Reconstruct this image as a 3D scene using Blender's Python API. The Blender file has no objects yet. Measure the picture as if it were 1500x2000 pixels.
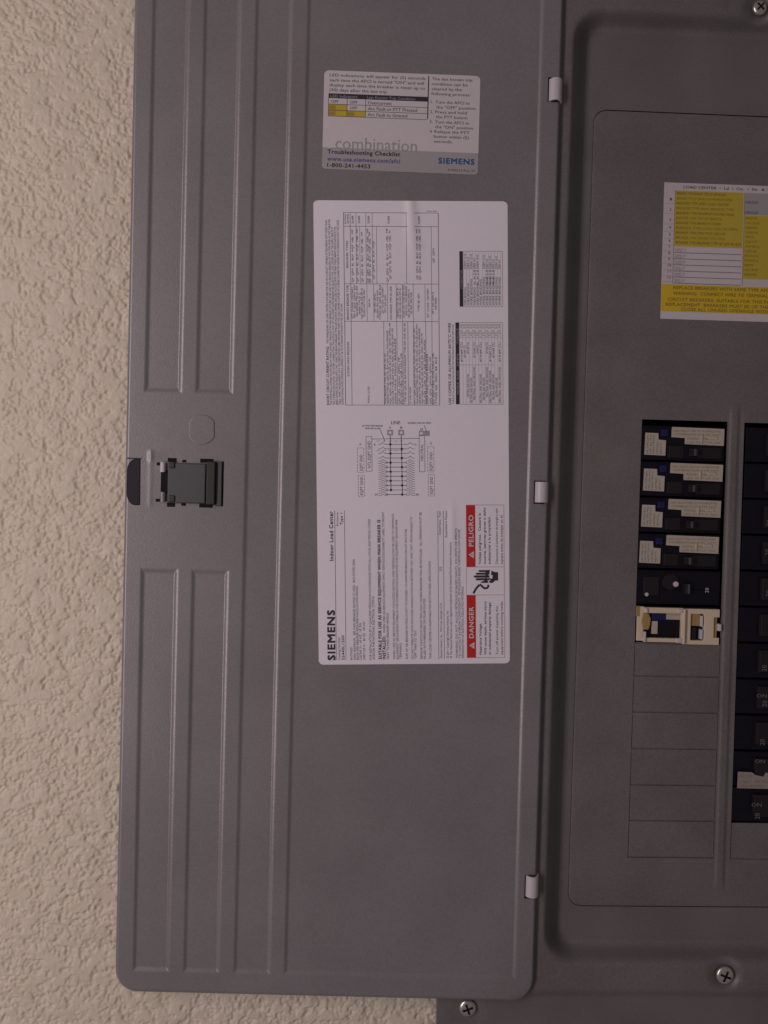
import bpy, bmesh, math, random
from mathutils import Matrix, Vector
import numpy as np
random.seed(7)
scene = bpy.context.scene
COL = scene.collection
R = math.radians

# ------------------------------------------------------------------ camera
cam_data = bpy.data.cameras.new("camera")
cam = bpy.data.objects.new("camera", cam_data)
COL.objects.link(cam)
cam_data.sensor_fit = 'VERTICAL'
FPX = 1556.0                                   # focal length in pixels of a 1500 x 2000 picture
cam_data.angle = 2 * math.atan(1000 / FPX)
cam_data.clip_start = 0.01
cam_data.clip_end = 50
CAMP = Vector((0.0, -0.582, 0.0))
ROT = (Matrix.Rotation(R(-1.1), 4, 'Z') @ Matrix.Rotation(R(90 - 1.0), 4, 'X') @ Matrix.Rotation(R(1.44), 4, 'Z'))
cam.matrix_world = Matrix.Translation(CAMP) @ ROT
scene.camera = cam
RM = ROT.to_3x3()

def at(px, py, Y):
    """the point on the depth plane y = Y seen at a picture position"""
    d = RM @ Vector(((px - 750) / FPX, -(py - 1000) / FPX, -1.0))
    t = (Y - CAMP.y) / d.y
    return CAMP + d * t

# ------------------------------------------------------------------ world, lamps, exposure
world = bpy.data.worlds.new("World")
scene.world = world
world.use_nodes = True
bg = world.node_tree.nodes['Background']
bg.inputs[0].default_value = (1.0, 0.84, 0.86, 1)
bg.inputs[1].default_value = 0.125

def area(name, loc, target, size, power, color):
    d = bpy.data.lights.new(name, 'AREA')
    d.shape = 'RECTANGLE'; d.size = size; d.size_y = 1.2; d.energy = power; d.color = color
    o = bpy.data.objects.new(name, d); COL.objects.link(o)
    o.location = loc
    o.rotation_euler = (Vector(target) - Vector(loc)).to_track_quat('-Z', 'Y').to_euler()
    return o
area('room_lamp', (-0.74, -0.84, 0.03), (-0.05, 0, 0.0), 0.20, 6.4, (1.0, 0.815, 0.83))

scene.view_settings.view_transform = 'Standard'
scene.view_settings.look = 'None'
scene.view_settings.exposure = 0.0
scene.view_settings.gamma = 1.0
scene.render.engine = 'CYCLES'
scene.render.resolution_x = 768
scene.render.resolution_y = 1024

# ------------------------------------------------------------------ materials
def mat(name, col, rough=0.5, metal=0.0, grain=0.0, gscale=900, bump=0.0, bscale=1500, spec=0.5, coat=0.0):
    m = bpy.data.materials.new(name); m.use_nodes = True
    nt = m.node_tree; b = nt.nodes['Principled BSDF']
    b.inputs['Base Color'].default_value = (*col, 1)
    b.inputs['Roughness'].default_value = rough
    b.inputs['Metallic'].default_value = metal
    b.inputs['Specular IOR Level'].default_value = spec
    b.inputs['Coat Weight'].default_value = coat
    tc = nt.nodes.new('ShaderNodeTexCoord')
    if grain:
        n = nt.nodes.new('ShaderNodeTexNoise'); n.inputs['Scale'].default_value = gscale; n.inputs['Detail'].default_value = 3
        nt.links.new(tc.outputs['Object'], n.inputs['Vector'])
        n2 = nt.nodes.new('ShaderNodeTexNoise'); n2.inputs['Scale'].default_value = gscale * .02; n2.inputs['Detail'].default_value = 4
        nt.links.new(tc.outputs['Object'], n2.inputs['Vector'])
        av = nt.nodes.new('ShaderNodeMath'); av.operation = 'MULTIPLY_ADD'; av.inputs[1].default_value = .45
        nt.links.new(n2.outputs['Fac'], av.inputs[0]); 
        sc = nt.nodes.new('ShaderNodeMath'); sc.operation = 'MULTIPLY'; sc.inputs[1].default_value = .55
        nt.links.new(n.outputs['Fac'], sc.inputs[0]); nt.links.new(sc.outputs[0], av.inputs[2])
        cr = nt.nodes.new('ShaderNodeValToRGB')
        cr.color_ramp.elements[0].position = .36; cr.color_ramp.elements[1].position = .64
        cr.color_ramp.elements[0].color = (*[c * (1 - grain) for c in col], 1)
        cr.color_ramp.elements[1].color = (*[min(1, c * (1 + grain)) for c in col], 1)
        nt.links.new(av.outputs[0], cr.inputs[0]); nt.links.new(cr.outputs[0], b.inputs['Base Color'])
    if bump:
        n = nt.nodes.new('ShaderNodeTexNoise'); n.inputs['Scale'].default_value = bscale; n.inputs['Detail'].default_value = 2
        nt.links.new(tc.outputs['Object'], n.inputs['Vector'])
        bp = nt.nodes.new('ShaderNodeBump'); bp.inputs['Strength'].default_value = bump; bp.inputs['Distance'].default_value = 0.0004
        nt.links.new(n.outputs['Fac'], bp.inputs['Height']); nt.links.new(bp.outputs[0], b.inputs['Normal'])
    return m

M = {}
M['paint'] = mat('grey_powder_coat', (0.192, 0.188, 0.195), .34, spec=1.0, grain=.12, bump=.16, bscale=700)
M['paint2'] = mat('grey_cover_paint', (0.156, 0.147, 0.142), .45, grain=.17, bump=.25, bscale=700)
M['sticker'] = mat('white_vinyl', (0.80, 0.795, 0.85), .27, grain=.02, gscale=500, bump=.05, bscale=90)
M['sticker2'] = mat('clear_film_vinyl', (0.60, 0.58, 0.60), .38, grain=.03, gscale=500)
M['paper'] = mat('matt_paper', (0.57, 0.53, 0.54), .6, grain=.05, gscale=700)
M['ink'] = mat('black_ink', (0.035, 0.03, 0.045), .45)
M['ink_soft'] = mat('grey_small_ink', (0.09, 0.085, 0.11), .45)
M['ink_faint'] = mat('pale_small_ink', (0.36, 0.35, 0.38), .45)
M['ink_pale'] = mat('pale_grey_ink', (0.34, 0.34, 0.36), .45)
M['band'] = mat('grey_band_ink', (0.36, 0.35, 0.36), .45, grain=.03, gscale=500)
M['blue_ink'] = mat('blue_ink', (0.02, 0.10, 0.28), .45)
M['violet_ink'] = mat('violet_ink', (0.13, 0.11, 0.28), .45)
M['yellow'] = mat('yellow_ink', (0.50, 0.40, 0.04), .5, grain=.08)
M['yellow_dark'] = mat('dark_yellow_ink', (0.40, 0.31, 0.04), .5)
M['yellow_band'] = mat('warning_yellow_ink', (0.62, 0.45, 0.02), .5, grain=.06)
M['brown_ink'] = mat('brown_ink', (0.25, 0.185, 0.04), .5)
M['red'] = mat('red_ink', (0.52, 0.022, 0.025), .4)
M['red_line'] = mat('thin_red_ink', (0.45, 0.26, 0.30), .4)
M['black'] = mat('black_bakelite', (0.005, 0.0045, 0.0105), .46, grain=.2, bump=.1, spec=.28)
M['black2'] = mat('dark_grey_bakelite', (0.013, 0.012, 0.014), .5, grain=.2, spec=.35)
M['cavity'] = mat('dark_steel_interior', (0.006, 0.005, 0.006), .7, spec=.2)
M['blue'] = mat('blue_plastic', (0.012, 0.016, 0.09), .45, spec=.3)
M['bk_label'] = mat('breaker_label_paper', (0.46, 0.43, 0.36), .6, grain=.12, gscale=1500)
M['cream'] = mat('cream_plastic', (0.66, 0.575, 0.42), .30, grain=.06)
M['ochre'] = mat('ochre_plastic_and_shade', (0.36, 0.24, 0.09), .5, grain=.15)
M['nylon'] = mat('pale_zinc_paint', (0.56, 0.54, 0.58), .38)
M['zinc'] = mat('zinc_screw', (0.62, 0.60, 0.56), .30, metal=.85, grain=.1)
M['latch'] = mat('grey_latch_plastic', (0.072, 0.078, 0.080), .38, grain=.06)
M['latch2'] = mat('dark_latch_plastic', (0.026, 0.026, 0.025), .42)
M['dim_mark'] = mat('dim_white_print', (0.16, 0.16, 0.18), .5)  # darker tone of the white print
M['dim_label'] = mat('dim_breaker_label', (0.29, 0.27, 0.255), .6, grain=.15)  # darker, greyer tone of the breaker label paper
M['white_ink'] = mat('white_print', (0.60, 0.60, 0.62), .5)

def wall_mat():
    m = bpy.data.materials.new('cream_knockdown_plaster'); m.use_nodes = True
    nt = m.node_tree; b = nt.nodes['Principled BSDF']; L = nt.links.new
    b.inputs['Roughness'].default_value = .62
    tc = nt.nodes.new('ShaderNodeTexCoord')
    n = nt.nodes.new('ShaderNodeTexNoise'); n.inputs['Scale'].default_value = 60; n.inputs['Detail'].default_value = 5
    L(tc.outputs['Object'], n.inputs['Vector'])
    cr = nt.nodes.new('ShaderNodeValToRGB')
    cr.color_ramp.elements[0].position = .3; cr.color_ramp.elements[1].position = .7
    cr.color_ramp.elements[0].color = (0.59, 0.545, 0.43, 1); cr.color_ramp.elements[1].color = (0.67, 0.62, 0.50, 1)
    L(n.outputs['Fac'], cr.inputs[0]); L(cr.outputs[0], b.inputs['Base Color'])
    f = nt.nodes.new('ShaderNodeTexNoise'); f.inputs['Scale'].default_value = 700; f.inputs['Detail'].default_value = 3
    L(tc.outputs['Object'], f.inputs['Vector'])
    bp = nt.nodes.new('ShaderNodeBump'); bp.inputs['Strength'].default_value = .35; bp.inputs['Distance'].default_value = .0006
    L(f.outputs['Fac'], bp.inputs['Height']); L(bp.outputs[0], b.inputs['Normal'])
    return m
M['wall'] = wall_mat()

# ------------------------------------------------------------------ object helpers
def link(name, me, m, parent=None, smooth=False, angle=35):
    if m: me.materials.append(m)
    o = bpy.data.objects.new(name, me); COL.objects.link(o)
    if parent is not None:
        o.parent = parent
        o.matrix_parent_inverse = Matrix.Translation(-parent_world(parent))
    if smooth:
        me.shade_smooth()
        if angle < 180:
            me.set_sharp_from_angle(angle=R(angle))
    return o
def parent_world(p):
    # empties stand at their thing's base; meshes are built straight in world space
    return p.location.copy() if p.type == 'EMPTY' else Vector((0, 0, 0))
def tag(o, label=None, cat=None, group=None, kind=None):
    if label: o['label'] = label
    if cat: o['category'] = cat
    if group: o['group'] = group
    if kind: o['kind'] = kind
    return o
def empty(name, loc, label, cat, group=None):
    o = bpy.data.objects.new(name, None); COL.objects.link(o)
    o.location = loc; o.empty_display_size = .02
    return tag(o, label, cat, group)

class MB:
    """collects vertices and faces of one mesh"""
    def __init__(s): s.v = []; s.f = []
    def poly(s, pts):
        i = len(s.v); s.v += [tuple(p) for p in pts]; s.f.append(tuple(range(i, i + len(pts))))
    def prism(s, front, back):
        n = len(front); i = len(s.v)
        s.v += [tuple(p) for p in front] + [tuple(p) for p in back]
        s.f.append(tuple(range(i, i + n))); s.f.append(tuple(range(i + 2 * n - 1, i + n - 1, -1)))
        for k in range(n):
            a, b = i + k, i + (k + 1) % n
            s.f.append((a, a + n, b + n, b))
    def mesh(s, name):
        me = bpy.data.meshes.new(name); me.from_pydata(s.v, [], s.f); me.validate(); me.update()
        bm = bmesh.new(); bm.from_mesh(me); bmesh.ops.recalc_face_normals(bm, faces=bm.faces) if len(s.f) < 3000 else None
        bm.to_mesh(me); bm.free()
        return me
    def build(s, name, m, parent=None, bevel=0, smooth=False, seg=2):
        o = link(name, s.mesh(name), m, parent, smooth)
        if bevel:
            b = o.modifiers.new('bevel', 'BEVEL'); b.width = bevel; b.segments = seg; b.limit_method = 'ANGLE'; b.angle_limit = R(40)
            o.data.shade_smooth(); 
            o.data.set_sharp_from_angle(angle=R(50))
        return o

def rbox(mb, xl, yt, xr, yb, Y0, Y1, inset=0):
    """box whose front (depth Y0) fills a picture rectangle; true right angles in the world"""
    xc, yc = (xl + xr) / 2, (yt + yb) / 2
    x0, x1 = at(xl, yc, Y0).x, at(xr, yc, Y0).x
    z1, z0 = at(xc, yt, Y0).z, at(xc, yb, Y0).z
    F = [(x0 + inset, Y0, z0 + inset), (x1 - inset, Y0, z0 + inset), (x1 - inset, Y0, z1 - inset), (x0 + inset, Y0, z1 - inset)]
    B = [(x0, Y1, z0), (x1, Y1, z0), (x1, Y1, z1), (x0, Y1, z1)]
    mb.prism(F, B)
def rpoly(mb, pts, Y0, Y1):
    F = [at(x, y, Y0) for x, y in pts]
    B = [Vector((p.x, Y1, p.z)) for p in F]
    mb.prism(F, B)

def sheet(name, xs, ys, P, h, m, parent, r=0, solid=None, thick=None, reach=80, smooth=True, angle=60, top_round=False):
    """sheet of metal or vinyl: grid over (xs, ys), P maps to the world, h is the local height towards the viewer"""
    nx, ny = len(xs), len(ys)
    x0, x1, y0, y1 = xs[0], xs[-1], ys[0], ys[-1]
    V = []; Fc = []
    for y in ys:
        ins = 0
        dd = y1 - y
        if r and dd < r: ins = r - math.sqrt(max(0, r * r - (r - dd) ** 2))
        dd = y - y0
        if r and top_round and dd < r: ins = r - math.sqrt(max(0, r * r - (r - dd) ** 2))
        for x in xs:
            xx = x
            if ins:
                if x - x0 < reach: xx = x0 + ins + (x - x0) * (reach - ins) / reach
                elif x1 - x < reach: xx = x1 - ins - (x1 - x) * (reach - ins) / reach
            V.append(tuple(P(xx, y, h(xx, y))))
    fr = set()
    for j in range(ny - 1):
        for i in range(nx - 1):
            if solid and not solid((xs[i] + xs[i + 1]) / 2, (ys[j] + ys[j + 1]) / 2): continue
            fr.add((i, j))
            a = j * nx + i
            Fc.append((a, a + nx, a + nx + 1, a + 1))
    if thick:
        n = len(V); back = {}
        def bk(a):
            if a not in back:
                p = V[a]; back[a] = len(V); V.append((p[0], p[1] + thick, p[2]))
            return back[a]
        for (i, j) in fr:
            a = j * nx + i
            if (i - 1, j) not in fr: Fc.append((a, bk(a), bk(a + nx), a + nx))
            if (i + 1, j) not in fr: Fc.append((a + 1, a + 1 + nx, bk(a + 1 + nx), bk(a + 1)))
            if (i, j - 1) not in fr: Fc.append((a, a + 1, bk(a + 1), bk(a)))
            if (i, j + 1) not in fr: Fc.append((a + nx, bk(a + nx), bk(a + nx + 1), a + nx + 1))
    me = bpy.data.meshes.new(name); me.from_pydata(V, [], Fc); me.update()
    o = link(name, me, m, parent, smooth, angle)
    return o
def rng(a, b, s):
    n = max(1, int(round((b - a) / s)))
    return [a + (b - a) * k / n for k in range(n + 1)]
def merge(*ls):
    o = []
    for v in sorted(set(round(x, 3) for l in ls for x in l)):
        if not o or v - o[-1] > .35: o.append(v)
    return o
def ramp(t):
    """straight slope with softened ends"""
    t = max(0, min(1, t)); return .5 * t + .5 * (t * t * (3 - 2 * t)) if t in (0, 1) else max(0.0, min(1.0, (t - .07) / .86)) * .8 + .2 * t * t * (3 - 2 * t)
def sst(t):
    t = max(0, min(1, t)); return t * t * (3 - 2 * t)

# ------------------------------------------------------------------ depths (metres; towards the viewer is negative)
Y_DOOR = -0.0185
Y_COVER = -0.0140
Y_FLANGE = -0.0100
Y_FLOOR = 0.0000
Y_DF = -0.0008
DCH = 0.0012                                    # depth of the pressed channels in the door

# ------------------------------------------------------------------ the wall: plaster with real relief
def value_noise(shape, cell, seed):
    rs = np.random.RandomState(seed)
    gx, gy = int(shape[1] / cell) + 3, int(shape[0] / cell) + 3
    g = rs.rand(gy, gx)
    yy = np.arange(shape[0]) / cell; xx = np.arange(shape[1]) / cell
    iy = yy.astype(int); ix = xx.astype(int); fy = yy - iy; fx = xx - ix
    fy = fy * fy * (3 - 2 * fy); fx = fx * fx * (3 - 2 * fx)
    a = g[iy][:, ix]; b = g[iy][:, ix + 1]; c = g[iy + 1][:, ix]; d = g[iy + 1][:, ix + 1]
    return (a * (1 - fx) + b * fx) * (1 - fy)[:, None] + (c * (1 - fx) + d * fx) * fy[:, None]
def plaster(x0, x1, z0, z1, step, name):
    nx = int((x1 - x0) / step) + 1; nz = int((z1 - z0) / step) + 1
    sh = (nz, nx)
    def vn(mm, seed): return value_noise(sh, mm * .001 / step, seed)
    # warp of the sampling through sums of octaves, blobs flattened on top like trowelled splatter
    base = vn(9, 1) * .5 + vn(5.2, 2) * .62 + vn(2.9, 3) * .46 + vn(1.7, 4) * .26
    base = (base - base.mean()) / base.std()
    blobs = 1 / (1 + np.exp(-(base - .1) * 7.0))                       # knocked-down plateaus
    soft = vn(24, 9) - .5
    fine = (vn(2.5, 5) - .5) * .75 + (vn(1.5, 6) - .5) * .75
    rough = 1 - .78 * blobs                                     # plateaus are smoother than the valleys
    hgt = blobs * .00088 + fine * rough * .0017 + soft * .0006
    X = x0 + np.arange(nx) * step; Z = z0 + np.arange(nz) * step
    XX, ZZ = np.meshgrid(X, Z)
    co = np.stack([XX, -hgt, ZZ], -1).reshape(-1, 3)
    idx = np.arange(nx * nz).reshape(nz, nx)
    f = np.stack([idx[:-1, :-1], idx[:-1, 1:], idx[1:, 1:], idx[1:, :-1]], -1).reshape(-1, 4)
    keep = np.ones(len(f), bool)
    # opening in the plaster for the enclosure
    hx0 = at(925, 1000, 0).x; hz0, hz1 = at(1200, 1935, 0).z, at(1200, -60, 0).z
    cx = co[f[:, 0], 0]; cz = co[f[:, 0], 2]
    keep &= ~((cx > hx0) & (cz > hz0) & (cz < hz1))
    f = f[keep]
    # plain wall round the box, to the right of the detailed part (hidden behind the cover)
    n0 = len(co); xe, y_ = co[:, 0].max() - .001, -.0006
    ex = [(xe, z0), (.45, z0), (.45, hz0), (xe, hz0), (xe, hz1), (.45, hz1), (.45, z1), (xe, z1), (.36, hz0), (.36, hz1)]
    co = np.concatenate([co, np.array([(a, y_, b) for a, b in ex])])
    f = np.concatenate([f, np.array([(n0, n0 + 1, n0 + 2, n0 + 3), (n0 + 4, n0 + 5, n0 + 6, n0 + 7), (n0 + 8, n0 + 2, n0 + 5, n0 + 9)])])
    me = bpy.data.meshes.new(name)
    me.vertices.add(len(co)); me.vertices.foreach_set('co', co.ravel())
    me.loops.add(len(f) * 4); me.polygons.add(len(f))
    me.polygons.foreach_set('loop_start', np.arange(len(f)) * 4)
    me.loops.foreach_set('vertex_index', f.ravel()); me.update(); me.validate()
    me.shade_smooth()
    return me
o = link('wall', plaster(-0.33, 0.075, -0.43, 0.42, 0.00072, 'wall'), M['wall'])
tag(o, kind='structure')

# ------------------------------------------------------------------ the panel: one thing
panel = empty('breaker_box', (at(1100, 1000, -0.005).x, -0.005, at(1100, 1900, -0.005).z),
              'grey metal breaker box in the cream wall, its ribbed door swung open to the left', 'breaker box')

# ---- cover with its sunken rounded opening
def slope_v(v): return .0417 - .0000224 * (v - 222)
def uv2px(u, v): 
    x = u - .033 * (v - 1000)
    y = v + slope_v(v) * (x - 1300)
    return x, y
def PC(u, v, h):
    x, y = uv2px(u, v); return at(x, y, h)
def sdr(u, v, x0, x1, y0, y1, r):
    """distance inside a rounded rectangle (positive inside) and how vertical the nearest edge normal is"""
    cx, cy = (x0 + x1) / 2, (y0 + y1) / 2
    qx, qy = abs(u - cx) - (x1 - x0) / 2 + r, abs(v - cy) - (y1 - y0) / 2 + r
    if qx > 0 and qy > 0:
        l = math.hypot(qx, qy); return r - l, qy / l
    if qx > qy: return r - qx, 0.0
    return r - qy, 1.0
DIMPLES = [(uv_x, uv_y) for uv_x, uv_y in ((1415 + .033 * 903, 1903 - slope_v(1903) * 115), (1483 - .033 * 985, 15 - .046 * 183))]
def hcover(u, v):
    d, ny = sdr(u, v, 894, 1700, -150, 1949, 46)
    y = Y_FLANGE + (Y_COVER - Y_FLANGE) * sst(d / 16)
    d, ny = sdr(u, v, 1087, 1640, 14, 1890, 66)
    run = 26 + 30 * ny
    y += (Y_FLOOR - Y_COVER) * sst(d / run)
    for (a, b) in DIMPLES:
        rr = math.hypot(u - a, v - b)
        y += .0042 * (1 - sst((rr - 12) / 26))
    rr = math.hypot(u - 945, v - 1974)
    y += .0012 * (1 - sst((rr - 16) / 26))
    return y
xs = merge(rng(886, 1080, 8), rng(1080, 1200, 3), rng(1200, 1620, 6))
ys = merge(rng(-70, 100, 3.2), rng(100, 1800, 25), rng(1800, 2070, 3))
cover = sheet('cover', xs, ys, PC, hcover, M['paint2'], panel, solid=lambda u, v: not (u > 1185 and 262 < v < 1728), thick=.0075, angle=80)
cover['label'] = 'dark grey sheet metal cover with a sunken rounded recess'

# ---- inside of the steel box
mb = MB()
a = at(1135, 230, .001); b = at(1600, 1760, .001)
xa, xb, za, zb = at(1180, 1000, .0).x, at(1620, 1000, 0).x, at(1300, 1745, 0).z, at(1300, 245, 0).z
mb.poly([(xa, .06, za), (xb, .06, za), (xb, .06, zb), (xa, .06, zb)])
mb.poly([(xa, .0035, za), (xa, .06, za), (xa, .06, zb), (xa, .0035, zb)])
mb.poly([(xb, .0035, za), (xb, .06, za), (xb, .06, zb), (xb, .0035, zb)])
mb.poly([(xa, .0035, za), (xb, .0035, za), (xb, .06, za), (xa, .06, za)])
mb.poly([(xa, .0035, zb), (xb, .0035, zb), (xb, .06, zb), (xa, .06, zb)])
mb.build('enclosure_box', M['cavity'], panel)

# ---- dead front plate with openings and pressed centre rib
LW = (1248, 1416); RW = (1448, 1640)
TW = [1257, 1321, 1391.5, 1462.5, 1533.5, 1603, 1674.5]
g = 1.35
def df_solid(u, v):
    if LW[0] < u < LW[1]:
        if 820 < v < 1257: return False
        if 1257 < v < TW[-1] + g: return False
    if RW[0] < u < RW[1] and 821 < v < 1677: return False
    return True
def hdf(u, v):
    y = Y_DF
    d, ny = sdr(u, v, 1135, 1660, 221, 1769.5, 24)
    y += .0003 * (1 - sst((d + 0) / 3))
    e = sst((v - 780) / 30) * (1 - sst((v - 1715) / 30))
    # pressed rib: steep on the right
    y -= .0009 * e * sst((u - 1417.5) / 7) * (1 - sst((u - 1434) / 5))
    y += .0003 * e * sst((u - 1436) / 3) * (1 - sst((u - 1442) / 4))
    return y
xs = merge([1135, 1137, 1139], rng(1139, 1248, 22), [1248], [1300, 1350, 1400], rng(1416, 1448, 2), [1448], rng(1448, 1640, 40), [1650, 1660])
ys = merge(rng(221, 227, 2), rng(227, 250, 3), rng(250, 770, 26), rng(775, 818, 6), [820, 821], rng(821, 1256, 25), [1257, TW[-1] + g, 1677], rng(1290, 1660, 25), rng(1680, 1764, 5), [1767, 1769.5])
xs = [x for x in xs if not (1416.2 < x < 1417.4)]
dead_front = sheet('dead_front', xs, ys, PC, hdf, M['paint2'], panel, r=24, reach=60, solid=df_solid, thick=.0014, angle=40, top_round=True)
dead_front['label'] = 'flat inner grey plate with two columns of openings'
def PS(u, v, h): return PC(u, v, h)
sheet('seam_shade', [1134.2, 1180, 1600, 1661], [219.0, 222, 226, 232, 240, 246, 1744, 1750, 1758, 1764, 1768, 1771.0], PS, lambda u, v: Y_FLOOR - .0003, M['cavity'], panel, r=25, reach=46, top_round=True, smooth=False, solid=lambda u, v: not (1180 < u < 1650 and 246 < v < 1744))  # near-black strip painting the shade in the gap round the plate
# knock-out plates, each its own pressing with a dark hairline round it
for k in range(6):
    v0, v1 = TW[k] + g, TW[k + 1] - g
    def PK(u, v, h): return PC(u, v, h)
    jit = random.uniform(-.00005, .00005); tl = random.uniform(-.00009, .00009)
    def hk(u, v, v0=v0, jit=jit, tl=tl): return Y_DF + .00018 + jit + tl * (u - 1330) / 90
    t = sheet('twistout_plate', [LW[0] + 1.2, 1330, LW[1] - 1.2], [v0, v1], PK, hk, M['paint2'], panel, thick=.0003, smooth=False)
    for (u0, u1, w0, w1) in ((LW[0] - .5, LW[0] + 1.8, v0 - .6, v0 + 5), (LW[1] - 1.8, LW[1] + .5, v1 - 5, v1)):
        pts = [uv2px(u0, w0), uv2px(u1, w0), uv2px(u1, w1), uv2px(u0, w1)]
        mb = MB(); rpoly(mb, pts, Y_DF + .0003, Y_DF + .0008)
        mb.build('bridge_tab', M['paint2'], t)
sheet('added_backing', [LW[0] - 3, LW[1] + 3], [1255, TW[-1] + 4], PC, lambda u, v: Y_DF + .00105, M['paint2'], panel, smooth=False)  # sheet added behind the plates so their gaps read as soft shade
t = sheet('twistout_plate', [RW[0] + 1.2, 1500, 1636], [1606, 1676], PC, lambda u, v: Y_DF + .0004, M['paint2'], panel, thick=.0012, smooth=False)

# ---- door
UT = [261.7, 299.5, 366.7, 400, 467.7, 500.5, 567.7, 601.7, 1058, 1096.5]
UB = [227.7, 264.5, 330.7, 363.2, 428.8, 461.7, 528.5, 560.2, 1008.8, 1045]
def dpx(u, v):
    xt = float(np.interp(u, UT, UB)); 
    if u < UT[0]: xt = UB[0] + (u - UT[0])
    if u > UT[-1]: xt = UB[-1] + (u - UT[-1])
    y = v + .024 * ((u + xt) / 2 - 650)
    return u + (xt - u) * (y - 100) / 1700, y
def PD(u, v, h):
    x, y = dpx(u, v); return at(x, y, h)
def inv_u(px, py):
    lo, hi = 200., 1150.
    for _ in range(40):
        m_ = (lo + hi) / 2
        if dpx(m_, py - .024 * (px - 650))[0] < px: lo = m_
        else: hi = m_
    return lo
CH = [(UT[1], UT[2], -400, 776, 6.4, 12), (UT[3], UT[4], -400, 776, 6.4, 12),
      (UT[1], UT[2], 1117, 1907, 6.4, 12), (UT[3], UT[4], 1117, 1907, 6.4, 12),
      (UT[5], UT[6], -400, 1907, 6.4, 12), (UT[7], UT[8], -400, 1907, 6.4, 12)]
VB = 1945.0; RC = 44
def hdoor(u, v):
    y = 0.0
    for (a, b, c, d, w, w2) in CH:
        fx = min(sst((u - a + 5) / 9.5), max(0.0, min(1.0, (b + 4.5 - u) / 9.0)) ** 2); fy = min(sst((v - c) / w2), sst((d - v) / w2))
        y = max(y, DCH * min(fx, fy))
    d, ny = sdr(u, v, UT[0], UT[-1], -900, VB, RC)
    y += .0016 * (1 - sst((d + .4) / 5)) ** 2
    # pressed stiffener beside the finger slot
    e = sst((v - 886) / 8) * (1 - sst((v - 992) / 12))
    uu = 311
    k = math.exp(-((u - uu) / 4.5) ** 2)
    y -= .0007 * e * k * (1.0 if v < 908 else .22)
    return Y_DOOR + y
edges = []
for a in UT[1:9]: edges += [a - 10, a - 8, a - 6, a - 4.6, a - 3.5, a - 2.5, a - 1.5, a - .5, a + .5, a + 1.5, a + 2.5, a + 3.5, a + 4.6, a + 6.5]
xs = merge([UT[0], UT[0] + 1.2, UT[0] + 2.5, UT[0] + 4, UT[0] + 6], edges, rng(300, 320, 2), rng(608, 1052, 37), [UT[-1] - 6, UT[-1] - 4, UT[-1] - 2.5, UT[-1] - 1.2, UT[-1]])
ys = merge(rng(-80, 760, 40), rng(764, 780, 2), rng(780, 880, 20), rng(884, 1006, 3), rng(1020, 1110, 20), rng(1113, 1133, 2), rng(1140, 1880, 40), rng(1892, 1912, 2), rng(1912, 1938, 2.5), [1940, 1942, 1943.5, 1944.5, VB])
door = sheet('door', xs, ys, PD, hdoor, M['paint'], panel, r=RC, reach=90, thick=.0036, angle=75)
door['label'] = 'open grey ribbed steel door seen from the inside'

# pressed round knock-out on the door
cxk, cyk = 394, 839
mb = MB(); F = []
for k in range(48):
    a = 2 * math.pi * k / 48
    x = max(-24.5, min(24.5, 29 * math.cos(a))); F.append((cxk + x, cyk + 29 * math.sin(a)))
rpoly(mb, F, Y_DOOR - .0006, Y_DOOR + .0003)
mb.build('pressed_disc', M['paint'], door, bevel=.0005, seg=5)

# finger slot: black insert let into the door edge
mb = MB(); F = []
for k in range(13):
    a = math.pi / 2 + math.pi / 2 * k / 12; F.append((265 + 17.5 * math.cos(a), 920 - 24 * math.sin(a)))
F = [(274.5, 896)] + F
for k in range(13):
    a = math.pi + math.pi / 2 * k / 12; F.append((264 + 17.5 * math.cos(a), 962 - 25 * math.sin(a)))
F += [(273.5, 987)]
rpoly(mb, F, Y_DOOR - .0004, Y_DOOR + .004)
mb.build('finger_grip', M['black'], door, bevel=.0006)
mb = MB(); rbox(mb, 247.5, 894, 276, 896.5, Y_DOOR - .0002, Y_DOOR + .001); mb.build('grip_slot_edge', M['black2'], door)

# latch: sliding plate held in four slots
for (a, b, c, d) in ((327.5, 894.5, 345, 902.5), (391, 896, 417, 904), (326, 982, 342, 990), (389, 983, 415.5, 991.5), (356, 898, 364, 903), (354, 983, 363, 988), (306, 903, 315, 909), (304, 974, 314, 980), (314, 918, 334, 964)):
    mb = MB(); rbox(mb, a, b, c, d, Y_DOOR - .00012, Y_DOOR + .001); mb.build('latch_slot', M['cavity'], door)
mb = MB()
rbox(mb, 326, 904, 402, 983.5, Y_DOOR - .0022, Y_DOOR - .0002, .0004)
lt = mb.build('latch_plate', M['latch'], door, bevel=.0006)
mb = MB(); rbox(mb, 401, 900, 421, 987, Y_DOOR - .0042, Y_DOOR - .0002, .0006); mb.build('latch_bar', M['latch2'], door, bevel=.0006)
mb = MB(); rbox(mb, 421, 901, 433.5, 989, Y_DOOR - .0016, Y_DOOR + .0001, .0003); mb.build('latch_lip', M['latch'], door, bevel=.0004)
mb = MB(); rbox(mb, 433.5, 901, 436.5, 989, Y_DOOR - .0001, Y_DOOR + .001); mb.build('latch_slot', M['cavity'], door)
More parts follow.
